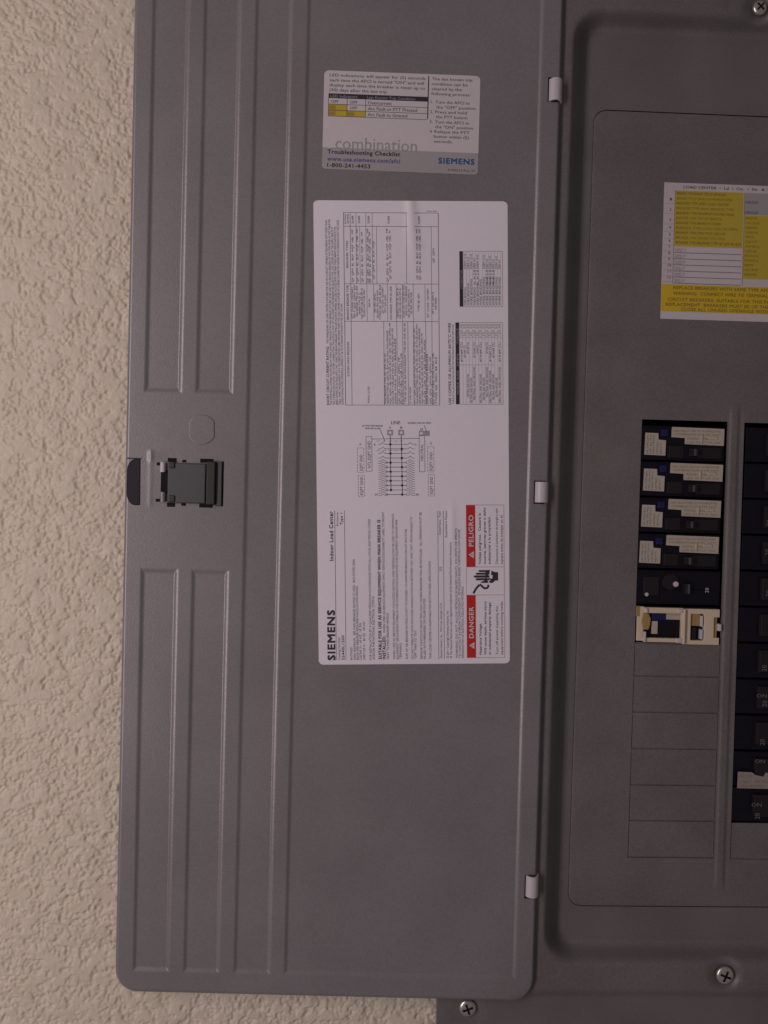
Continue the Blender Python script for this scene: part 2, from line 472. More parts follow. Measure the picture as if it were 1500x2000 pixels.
for (ya, yb) in ((903, 922), (961, 980)):
    mb = MB(); F0 = []; F1 = []
    c0 = at(318.5, ya, Y_DOOR - .0012); c1 = at(318.5, yb, Y_DOOR - .0012)
    for k in range(16):
        a = 2 * math.pi * k / 16; rr = .0019
        F0.append((c0.x + rr * math.cos(a), c0.y + rr * math.sin(a), c0.z)); F1.append((c0.x + rr * math.cos(a), c0.y + rr * math.sin(a), c1.z))
    mb.prism(F0, F1); mb.build('latch_pin', M['nylon'] if ya < 930 else M['paint'], door, smooth=True)
for (x, y) in ((334, 908), (334, 974)):
    mb = MB(); rbox(mb, x - 5, y - 7, x + 8, y + 7, Y_DOOR - .0031, Y_DOOR - .0020, .0005); mb.build('latch_boss', M['latch2'], door, bevel=.0004)
mb = MB(); rbox(mb, 319, 923, 331.5, 961, Y_DOOR - .0019, Y_DOOR - .0001); mb.build('latch_spring_gap', M['cavity'], door)

# hinge tabs hooked through the door edge
for (x0, x1, ya, yb) in ((1072.5, 1099, 153, 196), (1045, 1072, 941, 981), (1027, 1052.5, 1711.5, 1752)):
    mb = MB(); rbox(mb, x0 - 2.5, ya - 2, x1 - 8, yb + 3, Y_DOOR - .0001, Y_DOOR + .0008); mb.build('hinge_slot', M['cavity'], door)
    yc = (ya + yb) / 2
    X0 = at(x0, yc, Y_DOOR - .0016).x; X1 = at(x1, yc, Y_DOOR - .001).x
    Z1 = at(x0, ya, Y_DOOR - .0016).z; Z0 = at(x0, yb, Y_DOOR - .0016).z
    w = X1 - X0; prof = []
    for k in range(25):
        t = k / 24; a = math.pi * (1.0 - t)
        prof.append((X0 + w / 2 + w / 2 * math.cos(a), Y_DOOR + .0016 - .0052 * math.sin(a)))
    prof = [(X0, Y_DOOR + .002)] + prof + [(X1, Y_COVER + .001)]
    mb = MB()
    inner = [(p[0] + (.0008 if p[0] < X0 + w / 2 else -.0008), p[1] + .0010) for p in prof]
    ring = prof + inner[::-1]
    mb.prism([(p[0], p[1], Z0) for p in ring], [(p[0], p[1], Z1) for p in ring])
    ob = mb.build('hinge_tab', M['nylon'], panel, smooth=True)

# ---- screws
def screw(px, py, Y, rpx, rot, name='screw', dark=False):
    c = at(px, py, Y); k = (Y - CAMP.y) / FPX; r = rpx * k; root = MB()
    n = 28; rings = [(1.0, 0.0), (1.0, .0007), (.93, .0014), (.75, .0020), (.48, .0024), (.0, .0026)]
    idx = []
    for (f, h) in rings[:-1]:
        idx.append(len(root.v))
        for q in range(n):
            a = 2 * math.pi * q / n; root.v.append((c.x + r * f * math.cos(a), c.y - h, c.z + r * f * math.sin(a)))
    for a, b in zip(idx, idx[1:]):
        for q in range(n): root.f.append((a + q, a + (q + 1) % n, b + (q + 1) % n, b + q))
    top = len(root.v); root.v.append((c.x, c.y - rings[-1][1], c.z))
    for q in range(n): root.f.append((idx[-1] + q, idx[-1] + (q + 1) % n, top))
    o = root.build(name, M['zinc'], panel, smooth=True)
    mb = MB()
    for s in (0, 1):
        a = rot + s * math.pi / 2; L, W = r * .62, r * .12
        ux, uz = math.cos(a), math.sin(a)
        pts = [(c.x + ux * p - uz * q, c.z + uz * p + ux * q) for p, q in ((-L, -W), (L, -W), (L, W), (-L, W))]
        yy = c.y - .00262 - .00003 * s
        mb.prism([(p[0], yy, p[1]) for p in pts], [(p[0], yy + .0012, p[1]) for p in pts])
    mb.build('cross_recess', M['cavity'], o)
    return o
screw(913, 1968, Y_FLANGE + .0004, 17.0, .35)['label'] = 'bright zinc cross head screw at the lower left corner of the cover'
screw(1415, 1904, Y_COVER + .0018, 17.5, 1.2)['label'] = 'dull cross head screw in a dimple below the recess'
screw(1483, 16, Y_COVER + .0018, 14, .8)['label'] = 'dull cross head screw at the top of the cover'

# ------------------------------------------------------------------ flat print
_cv = {}
def text_geo(s, bold=0.0):
    key = (s, bold)
    if key in _cv: return _cv[key]
    cu = bpy.data.curves.new('t', 'FONT'); cu.body = s; cu.size = 1.0; cu.resolution_u = 2; cu.space_character = 1.0 + bold * 1.2
    cu.fill_mode = 'FRONT' if hasattr(cu, 'fill_mode') else cu.fill_mode
    ob = bpy.data.objects.new('t', cu)
    me = bpy.data.meshes.new_from_object(ob)
    v = [(p.co.x, p.co.y) for p in me.vertices]; f = [tuple(p.vertices) for p in me.polygons]
    bpy.data.objects.remove(ob); bpy.data.curves.remove(cu); bpy.data.meshes.remove(me)
    if not v: v = [(0, 0), (1, 0), (1, 1)]; f = []
    x0 = min(p[0] for p in v); x1 = max(p[0] for p in v)
    _cv[key] = ([((p[0] - x0) / (x1 - x0), p[1] / .70) for p in v], f)
    return _cv[key]

class Print:
    """flat print on a sheet: P(x, y, lift) maps picture positions on that sheet to the world"""
    def __init__(s, P, parent): s.P = P; s.parent = parent; s.mb = {}
    def m(s, ink, name): return s.mb.setdefault((ink, name), MB())
    def add(s, ink, name, pts, faces, lift):
        mb = s.m(ink, name); i = len(mb.v)
        mb.v += [tuple(s.P(x, y, lift)) for x, y in pts]; mb.f += [tuple(i + q for q in f) for f in faces]
    def rect(s, x0, y0, x1, y1, ink, name='printed_block', lift=.00006):
        s.add(ink, name, [(x0, y0), (x1, y0), (x1, y1), (x0, y1)], [(0, 1, 2, 3)], lift)
    def poly(s, pts, ink, name='printed_block', lift=.00006):
        s.add(ink, name, pts, [tuple(range(len(pts)))], lift)
    def line(s, x0, y0, x1, y1, w, ink, name='printed_lines', lift=.00009):
        d = math.hypot(x1 - x0, y1 - y0) or 1; nx, ny = -(y1 - y0) / d * w / 2, (x1 - x0) / d * w / 2
        n = 12 if d > 150 else 1
        for k in range(n):
            a, b = k / n, (k + 1) / n
            xa, ya, xb, yb = x0 + (x1 - x0) * a, y0 + (y1 - y0) * a, x0 + (x1 - x0) * b, y0 + (y1 - y0) * b
            s.add(ink, name, [(xa - nx, ya - ny), (xb - nx, yb - ny), (xb + nx, yb + ny), (xa + nx, ya + ny)], [(0, 1, 2, 3)], lift)
    def box(s, x0, y0, x1, y1, w, ink, name='printed_lines'):
        s.line(x0, y0, x1, y0, w, ink, name); s.line(x0, y1, x1, y1, w, ink, name)
        s.line(x0, y0, x0, y1, w, ink, name); s.line(x1, y0, x1, y1, w, ink, name)
    def dash(s, x0, y0, x1, y1, w, ink, n=6):
        for k in range(n):
            a, b = (k + .15) / n, (k + .8) / n
            s.line(x0 + (x1 - x0) * a, y0 + (y1 - y0) * a, x0 + (x1 - x0) * b, y0 + (y1 - y0) * b, w, ink)
    def up(s, t, xb, y0, y1, cap, ink='ink_soft', bold=0.0, name='printed_text', lift=.00013):
        """text that reads upwards: baseline at xb, from y0 (low) to y1 (high)"""
        v, f = text_geo(t, bold)
        b = bold * cap * .9
        for k, (sx, sy) in enumerate(((0, 0), (b, 0), (0, b), (b, b)) if bold >= .01 else ((0, 0),)):
            s.add(ink, name, [(xb - q * cap + sx - b / 2, y0 - p * (y0 - y1) + sy - b / 2) for p, q in v], f, lift + k * .000012)
    def right(s, t, x0, x1, yb, cap, ink='ink_soft', bold=0.0, name='printed_text', lift=.00013):
        v, f = text_geo(t, bold)
        b = bold * cap * .9
        for k, (sx, sy) in enumerate(((0, 0), (b, 0), (0, b), (b, b)) if bold >= .01 else ((0, 0),)):
            s.add(ink, name, [(x0 + p * (x1 - x0) + sx - b / 2, yb - q * cap + sy - b / 2) for p, q in v], f, lift + k * .000012)
    def build(s):
        for (ink, name), mb in s.mb.items():
            me = bpy.data.meshes.new(name); me.from_pydata(mb.v, [], mb.f); me.update()
            o = link(name, me, M[ink], s.parent)
            if name in ('printed_text', 'printed_lines', 'diagram_lines', 'diagram_dots', 'white_cells', 'hand_symbol', 'cable_symbol', 'diagram_terminals', 'diagram_terminals_eye', 'warning_triangle', 'triangle_mark'): o['kind'] = 'stuff'

def bil(c, base):
    """sticker frame: c = TL, TR, BL, BR picture corners; nominal coordinates run over the base rectangle"""
    (x0, y0, x1, y1) = base
    def f(X, Y):
        a = (X - x0) / (x1 - x0); b = (Y - y0) / (y1 - y0)
        tx = c[0][0] * (1 - a) + c[1][0] * a; ty = c[0][1] * (1 - a) + c[1][1] * a
        bx = c[2][0] * (1 - a) + c[3][0] * a; by = c[2][1] * (1 - a) + c[3][1] * a
        return tx * (1 - b) + bx * b, ty * (1 - b) + by * b
    return f

# ================= label 1: large white label on the door
YS = Y_DOOR + DCH
fr = bil([(611.8, 391), (991.3, 393.3), (622.6, 1298.3), (995.8, 1295.5)], (612, 391, 996, 1298))
# nominal coordinates: those of the low edge of the label (x at y = 1298), y as in the picture
def wr(X, Y):
    """two lifted wrinkles in the vinyl"""
    h = 0
    e = sst((560 - Y) / 130)
    cx = 804 + 8 * max(0, (Y - 391)) / 150; w = 10 + 4 * (Y - 391) / 150
    h += .0013 * e * math.exp(-((X - cx) / w) ** 2)
    e = sst((Y - 975) / 25) * sst((1100 - Y) / 60)
    h += .00045 * e * math.exp(-((X - 882) / 7) ** 2)
    return h
def PL(X, Y, lift):
    x, y = fr(X, Y); return at(x, y, YS - .00018 - wr(X, Y) - lift)
xs = merge(rng(612, 780, 24), rng(780, 840, 1.6), rng(840, 865, 12), rng(865, 900, 2), rng(900, 996, 16))
ys = merge(rng(391, 401, 1.2), rng(401, 565, 10), rng(565, 970, 60), rng(970, 1105, 8), rng(1105, 1286, 60), rng(1288, 1298, 1.2))
main = sheet('instruction_label', xs, ys, lambda x, y, h: PL(x, y, h), lambda x, y: 0.0, M['sticker'], panel, r=9, reach=30, thick=None, angle=180, top_round=True)
main['label'] = 'tall white instruction label printed sideways on the door'
p = Print(PL, main)
def X(x, y):   # picture x measured at height y -> nominal
    lo, hi = 600., 1010.
    for _ in range(30):
        m_ = (lo + hi) / 2
        if fr(m_, y)[0] < x: lo = m_
        else: hi = m_
    return lo
U = lambda t, x, y0, y1, cap=4.6, ink='ink_soft', bold=0.0: p.up(t, X(x, 1280), y0, y1, cap, ink, bold)
U('SIEMENS', 654.3, 1289, 1192, 14.6, 'ink', .11)
U('Indoor Load Center', 653.2, 1095, 998.6, 7.6, 'ink', .05)
p.line(X(656.8, 1280), 1289, X(656.8, 1280), 997, .9, 'ink_soft')
U('Catalog Number', 664.2, 1289, 1244, 4.4); U('S2440L1200', 672.6, 1289, 1241, 5.4, 'ink', .02)
U('Enclosure', 663.6, 1027, 1001, 4.2); U('Type 1', 672.3, 1025, 1002, 5.6, 'ink', .02)
p.line(X(675.7, 1280), 1289, X(675.7, 1280), 997, .8, 'ink_soft')
rows = [('RATINGS:', 688.3, 1289, 1264), ('200A MAXIMUM.  SEE MAIN BREAKER RATING IF USED.  BUS RATED 200A', 694.8, 1289, 1092),
        ('BACK-FED BREAKER REQUIRES HOLD-DOWN MEANS.', 700.6, 1289, 1144), ('120/240 V~  60 HZ  1Ø 3W', 706.4, 1289, 1216), ('208Y/120 V~  60 HZ  1Ø 3W', 713.4, 1289, 1214),
        ('FOR INSTALLATION BY A QUALIFIED PERSON IN ACCORDANCE WITH ALL LOCAL ELECTRICAL CODES', 725.8, 1289, 1014), ('AND/OR THE NATIONAL ELECTRICAL CODE ®', 732, 1289, 1165)]
for t, x, a, b in rows: U(t, x, a, b)
U('SUITABLE FOR USE AS SERVICE EQUIPMENT WHEN MAIN BREAKER IS', 745.2, 1288, 1015.5, 6.0, 'ink', .08)
U('INSTALLED.', 753, 1288, 1242, 6.0, 'ink', .08)
U('WHEN USED AS SERVICE EQUIPMENT APPLY "SERVICE DISCONNECT" LABEL TO FRONT', 753, 1237, 1000)
rows = [('NEXT TO MAIN BREAKER HANDLE.', 759.6, 1288, 1197), ('WHEN USED AS SERVICE EQUIPMENT, INSULATED NEUTRAL WIRE TERMINALS MAY BE USED TO TERMINATE', 772, 1288, 1004),
        ('EQUIPMENT GROUNDING WIRES IN THE COMBINATIONS INDICATED FOR EQUIPMENT GROUND BAR', 778.6, 1288, 1015), ('TERMINALS.', 784.4, 1288, 1256),
        ('SUM OF CB BREAKER RATING IS NOT TO EXCEED 110 AMPS PER BRANCH CIRCUIT BUS STAB.', 796.6, 1288, 1033),
        ('DO NOT OPERATE WITH SWITCHED HANDLE POSITION BETWEEN "ON" AND "OFF". MOVE HANDLE TO', 807.6, 1288, 1010), ('"OFF" THEN TO "ON".', 813.6, 1288, 1231),
        ('REMOVE TWISTOUTS FROM TRIM ONLY WHERE BREAKERS WILL BE INSTALLED.  ALL OPENINGS MUST BE', 825.3, 1288, 1001), ('FILLED WITH BREAKERS OR FILLER PLATES.', 831.6, 1288, 1169),
        ('THIS LOAD CENTER IS ADAPTABLE FOR BOTTOM FEED APPLICATIONS', 842.6, 1288, 1097),
        ('Siemens Industry, Inc.   Norcross, Georgia, U.S.A.', 863.6, 1287, 1178), ('22', 863.6, 1117, 1108), ('Datei/Vers.: Text', 862.6, 1045, 999),
        ('© 2011 Copyright Siemens Industry, Inc.', 876.4, 1287, 1193), ('Assembled in Mexico', 875, 1051, 998),
        ('® The National Electrical Code is registered trademark of the National Fire Protection Association', 883, 1287, 1060),
        ('WARNING: DO NOT ALLOW PETROLEUM BASED PAINTS, SOLVENTS OR SPRAYS', 894.2, 1287, 1033), ('TO CONTACT INTERIOR COMPONENTS.  PETROLEUM BASED CHEMICALS CAN CAUSE', 900, 1287, 1035), ('DEGRADATION OF ELECTRICAL INSULATING MATERIALS.', 906, 1287, 1146)]
for t, x, a, b in rows: U(t, x, a, b, 4.4)
p.line(X(857, 1280), 1289, X(857, 1280), 998, .8, 'ink_soft'); p.line(X(867.8, 1280), 1289, X(867.8, 1280), 998, .8, 'ink_soft')
# danger block
xa = X(912, 1280)
p.rect(xa, 1163.6, X(929.8, 1280), 1287, 'red', 'red_banner'); p.rect(xa, 987, X(929.8, 1280), 1109, 'red', 'red_banner')
xr = X(985.6, 1280)
for yy in (987, 1108.6, 1163.6, 1286.6): p.line(xa, yy, xr, yy, .9, 'red_line')
p.line(xr, 987, xr, 1286.6, .9, 'red_line'); p.line(xa, 1109, xa, 1163, .6, 'red_line')
U('DANGER', 925.3, 1248, 1187, 9.0, 'white_ink', .07); U('PELIGRO', 926.0, 1068, 1007, 9.4, 'white_ink', .07)
def tri(y0, y1, xt, xb):
    p.poly([(xb, y0), (xb, y1), (xt, (y0 + y1) / 2)], 'white_ink', 'warning_triangle', .0001)
    yc = (y0 + y1) / 2; p.rect(xt + 4, yc - .7, xb - 3.2, yc + .7, 'red', 'triangle_mark', .00015); p.rect(xb - 2.4, yc - .7, xb - 1.2, yc + .7, 'red', 'triangle_mark', .00015)
tri(1269, 1256, X(916.4, 1280), X(926.6, 1280)); tri(1091.5, 1077.5, X(916.4, 1280), X(926.6, 1280))
rows = [('Hazardous Voltage.', 940.6, 1281, 1219, .016), ('Will cause death, serious injury', 950.2, 1281, 1176, .016), ('or substantial property damage.', 958.8, 1281, 1177, .016),
        ('Turn off power supplying this', 973, 1281, 1186, 0), ('equipment before working inside.', 982.4, 1281, 1176, 0),
        ('Voltaje peligroso.  Causará la', 940.4, 1103, 1003, .016), ('muerte, lesiones graves o daño', 950.0, 1103, 992, .016), ('substancial a la propiedad.', 959, 1103, 1010, .016),
        ('Desconecte el suministro de energía a este', 973.4, 1102, 994, 0), ('equipo antes de trabajar en él.', 983, 1103, 1006, 0)]
for t, x, a, b, bo in rows: U(t, x, a, b, 4.9, 'ink_soft' if not bo else 'ink', bo)
def hz(pts): return [(X(860 + a * .16, 980 + b * .16) , 980 + b * .16) for a, b in pts]
for (y0, y1, tip) in ((842, 866, 462), (874, 899, 430), (906, 935, 406), (941, 968, 430)):
    ym = (y0 + y1) / 2
    p.poly(hz([(tip, ym), (tip + 6, y0 + 4), (tip + 16, y0), (600, y0), (600, y1), (tip + 16, y1), (tip + 6, y1 - 4)]), 'ink', 'hand_symbol')
p.poly(hz([(550, 842), (606, 840), (598, 880), (580, 900), (592, 925), (560, 940), (590, 1000), (495, 999), (490, 990), (530, 972), (550, 968)]), 'ink', 'hand_symbol', .00008)
p.poly(hz([(624, 848), (660, 866), (705, 868), (706, 972), (668, 972), (640, 1000), (604, 1000), (590, 975), (612, 975), (600, 940), (632, 950), (640, 905), (618, 905)]), 'ink', 'hand_symbol', .00008)
cab = hz([(402, 1128), (440, 1062), (478, 1022), (500, 1028), (520, 1055), (548, 1068), (580, 1058), (588, 1022)])
for a, b in zip(cab, cab[1:]): p.line(*a, *b, 4.2, 'ink', 'cable_symbol')
# wiring diagram
def D(a, b): return X(680 + .12 * a, 900), 810 + .12 * b
def dl(a, b, c, d, w=.8, ink='ink_soft'): p.line(*D(a, b), *D(c, d), w, ink, 'diagram_lines')
dl(687, 335, 692, 1228, 1.3, 'ink'); dl(868, 335, 878, 1300, 1.3, 'ink')
for k in range(12):
    yy = 482 + k * 74.4
    dl(600, yy, 940, yy, .9 if k % 2 == 0 else 1.1, 'ink_soft')
    cx, cy = D(688 if k % 2 == 0 else 874, yy)
    if k == 10: cx, cy = D(692, yy)
    p.poly([(cx + 2.6 * math.cos(q * .785), cy + 2.6 * math.sin(q * .785)) for q in range(8)], 'ink', 'diagram_dots', .00012)
rowsY = [482, 556, 630, 705] + [758 + k * 37.4 for k in range(16)]
for yy in rowsY:
    if yy > 1330: break
    for s0, sg in ((490, 1), (1085, -1)):
        q = lambda t: s0 + sg * t
        dl(q(0), yy, q(38), yy); dl(q(38), yy, q(75), yy - 30); dl(q(75), yy - 30, q(112), yy); 
        if yy < 720: dl(q(112), yy, q(150), yy)
for k in range(4, 12):
    yy = 482 + k * 74.4
    dl(610, yy - 25, 645, yy, .8); dl(610, yy + 25, 645, yy, .8); dl(965, yy - 25, 930, yy, .8); dl(965, yy + 25, 930, yy, .8)
for (a, b, c, d) in ((293, 355, 387, 920), (1158, 340, 1248, 930)):
    x0, y0 = D(a, b); x1, y1 = D(c, d); p.box(x0, y0, x1, y1, .8, 'ink_soft')
dl(387, 395, 1158, 385, .9)
for (a, b, c, d) in ((150, 540, 255, 940), (160, 985, 262, 1335), (1295, 520, 1395, 935), (1300, 975, 1400, 1325)):
    x0, y0 = D(a, b); x1, y1 = D(c, d)
    p.dash(x0, y0, x1, y0, .8, 'ink_soft', 3); p.dash(x0, y1, x1, y1, .8, 'ink_soft', 3); p.dash(x0, y0, x0, y1, .8, 'ink_soft', 8); p.dash(x1, y0, x1, y1, .8, 'ink_soft', 8)
def du(t, a, b0, b1, cap, ink='ink_soft'):
    x, y0 = D(a, b0); _, y1 = D(a, b1); p.up(t, x, y0, y1, cap, ink)
du('EQPT GND', 232, 910, 650, 5.6); du('EQPT GND', 236, 1310, 1010, 5.6); du('NTL EQPT GND', 366, 870, 430, 6); du('NEUTRAL', 1222, 750, 480, 5)
du('EQPT GND', 1370, 910, 610, 5.6); du('EQPT GND', 1374, 1290, 1010, 5.6)
def dr(t, a0, a1, b, cap, ink='ink_soft'):
    x0, y = D(a0, b); x1, _ = D(a1, b); p.right(t, x0, x1, y, cap, ink)
dr('LINE', 705, 852, 155, 6.6); dr('A', 668, 705, 225, 4.5); dr('B', 852, 888, 228, 4.5); dr('N', 1180, 1218, 252, 4.5)
dr('BACKFED MAIN BREAKER', 235, 570, 192, 3.2); dr('WHEN USED AS MAIN', 280, 530, 235, 3.2); dr('BONDING STRAP OR SCREW', 975, 1355, 148, 3.4)
dl(525, 240, 600, 425, .9, 'ink'); dl(1245, 175, 1280, 280, .9, 'ink')
dr('1', 428, 442, 500, 3.6); dr('2', 1090, 1112, 505, 4); dr('39', 425, 478, 1320, 4.4); dr('40', 1090, 1145, 1320, 4.4)
dr('G', 185, 218, 498, 4.2); dr('G', 1330, 1362, 485, 4.2)
for (a, b, c, d) in ((640, 245, 735, 335), (820, 245, 915, 335), (1155, 258, 1235, 345), (1240, 262, 1330, 345)):
    x0, y0 = D(a, b); x1, y1 = D(c, d); p.rect(x0, y0, x1, y1, 'ink_pale', 'diagram_terminals')
    if a < 1200:
        cx, cy = (x0 + x1) / 2, (y0 + y1) / 2
        p.poly([(cx + 2.9 * math.cos(q * .628), cy + 2.9 * math.sin(q * .628)) for q in range(10)], 'sticker', 'diagram_terminals_eye', .0001)
for (a, c) in ((460, 520), (560, 620), (660, 720), (750, 805), (840, 890)): dl(a, 428, c, 428, .7); dl(a, 583, c, 583, .7)
# rating table and paragraphs
def T(x, y0, y1, t, cap=3.6, ink='ink_soft', bold=0.0, ref=700): p.up(t, X(x, ref), y0, y1, cap, ink, bold)
T(642, 791, 676, 'SHORT CIRCUIT CURRENT RATING:', 5.0, 'ink', .02)
T(642, 671, 430, 'THIS PANELBOARD OR LOAD CENTER IS SUITABLE FOR USE ON A CIRCUIT CAPABLE OF DELIVERING NOT MORE THAN', 4.2)
for x, y1, t in ((647.8, 428, 'THE SYMMETRICAL AMPERES SHOWN BELOW WHEN SUPPLIED THROUGH THE MAIN BREAKER OR FUSES LISTED AND WITH BRANCH BREAKERS OF THE TYPES GIVEN IN THE TABLE FOR'),
                 (653.4, 443, 'THE COMBINATION SHOWN.  FOR OTHER COMBINATIONS THE RATING IS THAT OF THE LOWEST RATED BREAKER INSTALLED IN THE LOAD CENTER OR AT THE SUPPLY SIDE OF IT'),
                 (658.8, 443, 'SERIES CONNECTED RATINGS APPLY ONLY WHEN THE BRANCH BREAKER TYPES AND MAXIMUM AMPERES ARE USED AS LISTED WITH THE MAIN OVERCURRENT DEVICE SHOWN IN THE'),
                 (664.4, 430, 'TABLE.  MARK THE EQUIPMENT WITH THE SERIES RATING LABEL PROVIDED WHEN THE LOAD CENTER IS APPLIED AT A SERIES CONNECTED RATING IN ACCORDANCE WITH THE CODE'),
                 (670, 593, 'CURRENT RATING IN RMS SYMMETRICAL AMPERES AT 240 VOLTS MAXIMUM IS FOUND IN THE LAST COLUMN')):
    T(x, 791, y1, t, 4.0)
TL, TRr = 674.0, 858.0
yr = [414.7, 441.5, 554, 627.3, 791]
xt = lambda x: X(x, 700)
for y in yr: p.line(xt(TL), y, xt(TRr), y, .8, 'ink_soft')
for x in (TL, TRr): p.line(xt(x), 414.7, xt(x), 791, 1.0, 'ink_soft')
p.line(xt(686.6), 414.7, xt(686.6), 791, .8, 'ink_soft')
for x in (750, 775.5, 787, 797, 808, 832, 844): p.line(xt(x), 627.3, xt(x), 791, .7, 'ink_soft')
for x in (718, 731, 758, 775, 787, 808, 831, 844): p.line(xt(x), 554, xt(x), 627.3, .6, 'ink_soft')
for x in (698, 705, 717, 729.5, 737.5, 795.5, 844): p.line(xt(x), 441.5, xt(x), 554, .6, 'ink_soft')
for x in (698, 717, 729.5, 795.5): p.line(xt(x), 414.7, xt(x), 441.5, .6, 'ink_soft')
T(682, 735, 667, 'SYSTEM MAIN BREAKER', 4.0); T(682, 624, 557, 'BRANCH BREAKER TYPE', 4.0, 'ink_soft', .015); T(682, 523, 470, 'BREAKER TYPES', 4.0)
T(679, 437, 418, 'RATING', 3.2); T(684, 437, 418, 'AMPS', 3.2)
T(721, 787, 755, 'MAIN LUGS', 3.8)
mb_lines = ['MAIN BREAKER TYPES QN, QNR, MD, ED', 'SIEMENS TYPE QP, QPH, BL, BLH', 'HQP, HQPH, HBL AND QPF, BLF', 'CLASS J OR T FUSE 200A MAX', '200A MAX. MAIN BREAKER', 'QPJ, QP2, QPHH, QPPH, MP', 'BQ, BQH, HBQ, NGB, NGH, LPB', 'TYPES QE, QEH, BE, BLE', 'QT 15-50A 120/240V', 'MP-T, QAF, QAFH, BAF']
k = 0
for x, y1 in ((753.5, 690), (758.5, 645), (763.5, 630), (768.5, 641), (773.5, 660), (781, 697), (785.5, 690), (792.5, 630), (802.5, 755), (811, 640), (816, 632), (821, 640), (826, 650), (831, 663), (836, 690), (842, 696), (847.5, 690), (853, 697)):
    T(x, 789, y1, mb_lines[k % 10] + ('' if y1 > 650 else ' ' + mb_lines[(k + 3) % 10]), 3.5); k += 1
for x, y0, y1 in ((691, 622, 560), (695.5, 620, 556), (700, 618, 558), (705, 614, 572), (709.5, 622, 562), (714, 618, 565), (724, 600, 583), (735, 610, 572), (740, 620, 566), (745, 624, 556), (750, 612, 560), (755, 610, 575), (766, 624, 558), (779, 620, 560), (784, 622, 562), (791, 620, 556), (796, 616, 558), (801, 620, 565), (805.5, 612, 570), (820, 608, 572), (838, 620, 562), (848, 612, 570), (853.5, 604, 580)):
    T(x, y0, y1, mb_lines[k % 10][:int(max(6, (y0 - y1) / 2.3))], 3.5); k += 1
for x, y0, y1 in ((692.5, 551, 448), (701.5, 551, 446), (711, 551, 452), (722, 552, 446), (726, 552, 452), (733, 545, 470), (760, 551, 445), (765.5, 545, 450), (818, 545, 446), (823.5, 546, 446), (850, 512, 484)):
    T(x, y0, y1, 'QP  QPH  BL  BLH  HQP  HBL  MP'[:int(max(6, (y0 - y1) / 3.2))], 3.8); k += 1
for x in (693, 705.5, 724, 763, 822): T(x, 436, 421, '22,000' if x < 760 else '10,000', 3.6, 'ink_soft', .02)
p.right('15-A-1031', X(834, 412), X(853, 412), 412.5, 2.6, 'ink_soft')
# wire tables
T(880.6, 790, 630, 'USE COPPER OR ALUMINUM 60/75°C WIRE', 5.2, 'ink', .01); T(886.5, 789, 633, 'TORQUE VALUES IN POUND-INCHES FOR WIRE BINDING SCREWS AND LUGS', 3.4)
p.rect(xt(889.9), 629, xt(897.2), 789.5, 'ink', 'table_header')
for a, b, t in ((755, 715, 'WIRE SIZE'), (700, 682, 'AMPS'), (655, 632, 'TORQUE')): p.up(t, xt(896), a + 16, b - 4 + 12, 4.2, 'ink_pale', .01, lift=.00014)
p.box(xt(897.2), 629, xt(982), 789.5, .8, 'ink_pale'); p.line(xt(897.2), 659, xt(982), 659, .7, 'ink_pale'); p.line(xt(897.2), 712, xt(966), 712, .7, 'ink_pale')
for n_ in range(13):
    x = 903.0 + n_ * 6.2
    T(x, 656, 632, '35  50' if n_ % 2 else '120 45', 4.4, 'ink_pale', .0)
    p.line(xt(x + 1), 629, xt(x + 1), 789.5, .35, 'ink_pale')
    if n_ not in (0, 1, 5): T(x, 787 - (n_ % 3) * 6, 716 + (n_ % 4) * 7, 'NEUTRAL AND GROUND', 4.0, 'ink_soft')
    if n_ not in (3, 7, 11): T(x, 706 - (n_ % 3) * 8, 668 + (n_ % 2) * 6, '#14-#4 CU', 4.0, 'ink_soft')
p.rect(xt(898.5), 489.3, xt(905.6), 598, 'ink', 'table_header')
p.up('CONDUCTOR', xt(904.4), 563, 526, 4.4, 'ink_pale', .01, lift=.00014)
p.box(xt(905.6), 489.3, xt(982.4), 598, .8, 'ink_pale')
for n_ in range(12):
    x = 911 + n_ * 6.1
    p.line(xt(x + 1), 489.3, xt(x + 1), 598, .35, 'ink_pale')
    T(x, 596, 560 - (n_ % 3) * 8 if n_ < 6 else 540, 'WIRE BINDING', 4.0, 'ink_soft')
    if n_ not in (5,): T(x, 524, 494 + (n_ * 7) % 13, 'SCREW 14-10', 4.0, 'ink_soft')
    if n_ in (3, 4, 7, 8, 9): T(x, 556, 526, 'AL #12-8', 4.0, 'ink_soft')
p.build()

# ================= label 2: small trip guide label higher on the door
fr2 = bil([(633.5, 137), (938.5, 148.5), (628.8, 329.5), (933.2, 341.5)], (125, 65, 1260, 790))
def PL2(X_, Y_, lift):
    x, y = fr2(X_, Y_); return at(x, y, YS - .00018 - lift)
xs = merge(rng(125, 165, 4), rng(165, 1220, 150), rng(1220, 1260, 4)); ys = merge(rng(65, 100, 3.5), rng(100, 755, 90), rng(755, 790, 3.5))
s2 = sheet('trip_guide_label', xs, ys, PL2, lambda x, y: 0.0, M['sticker2'], panel, r=34, reach=60, angle=180, top_round=True)
s2['label'] = 'small landscape label with a yellow table and grey footer band on the door'
q = Print(PL2, s2)
q.poly([(125, 632), (1260, 632), (1260, 756), (1250, 778), (1226, 790), (159, 790), (135, 778), (125, 756)], 'band', 'footer_band')
for t, x1, y in (('LED indications will appear for (5) seconds', 862, 108), ('each time the AFCI is turned "ON" and will', 850, 145), ('display each time the breaker is reset up to', 858, 181), ('(30) days after the last trip.', 590, 217)):
    q.right(t, 165, x1, y, 21, 'ink_soft', .006)
q.line(884, 78, 884, 392, 7, 'ink')
q.rect(160, 233, 884, 268, 'ink', 'table_header')
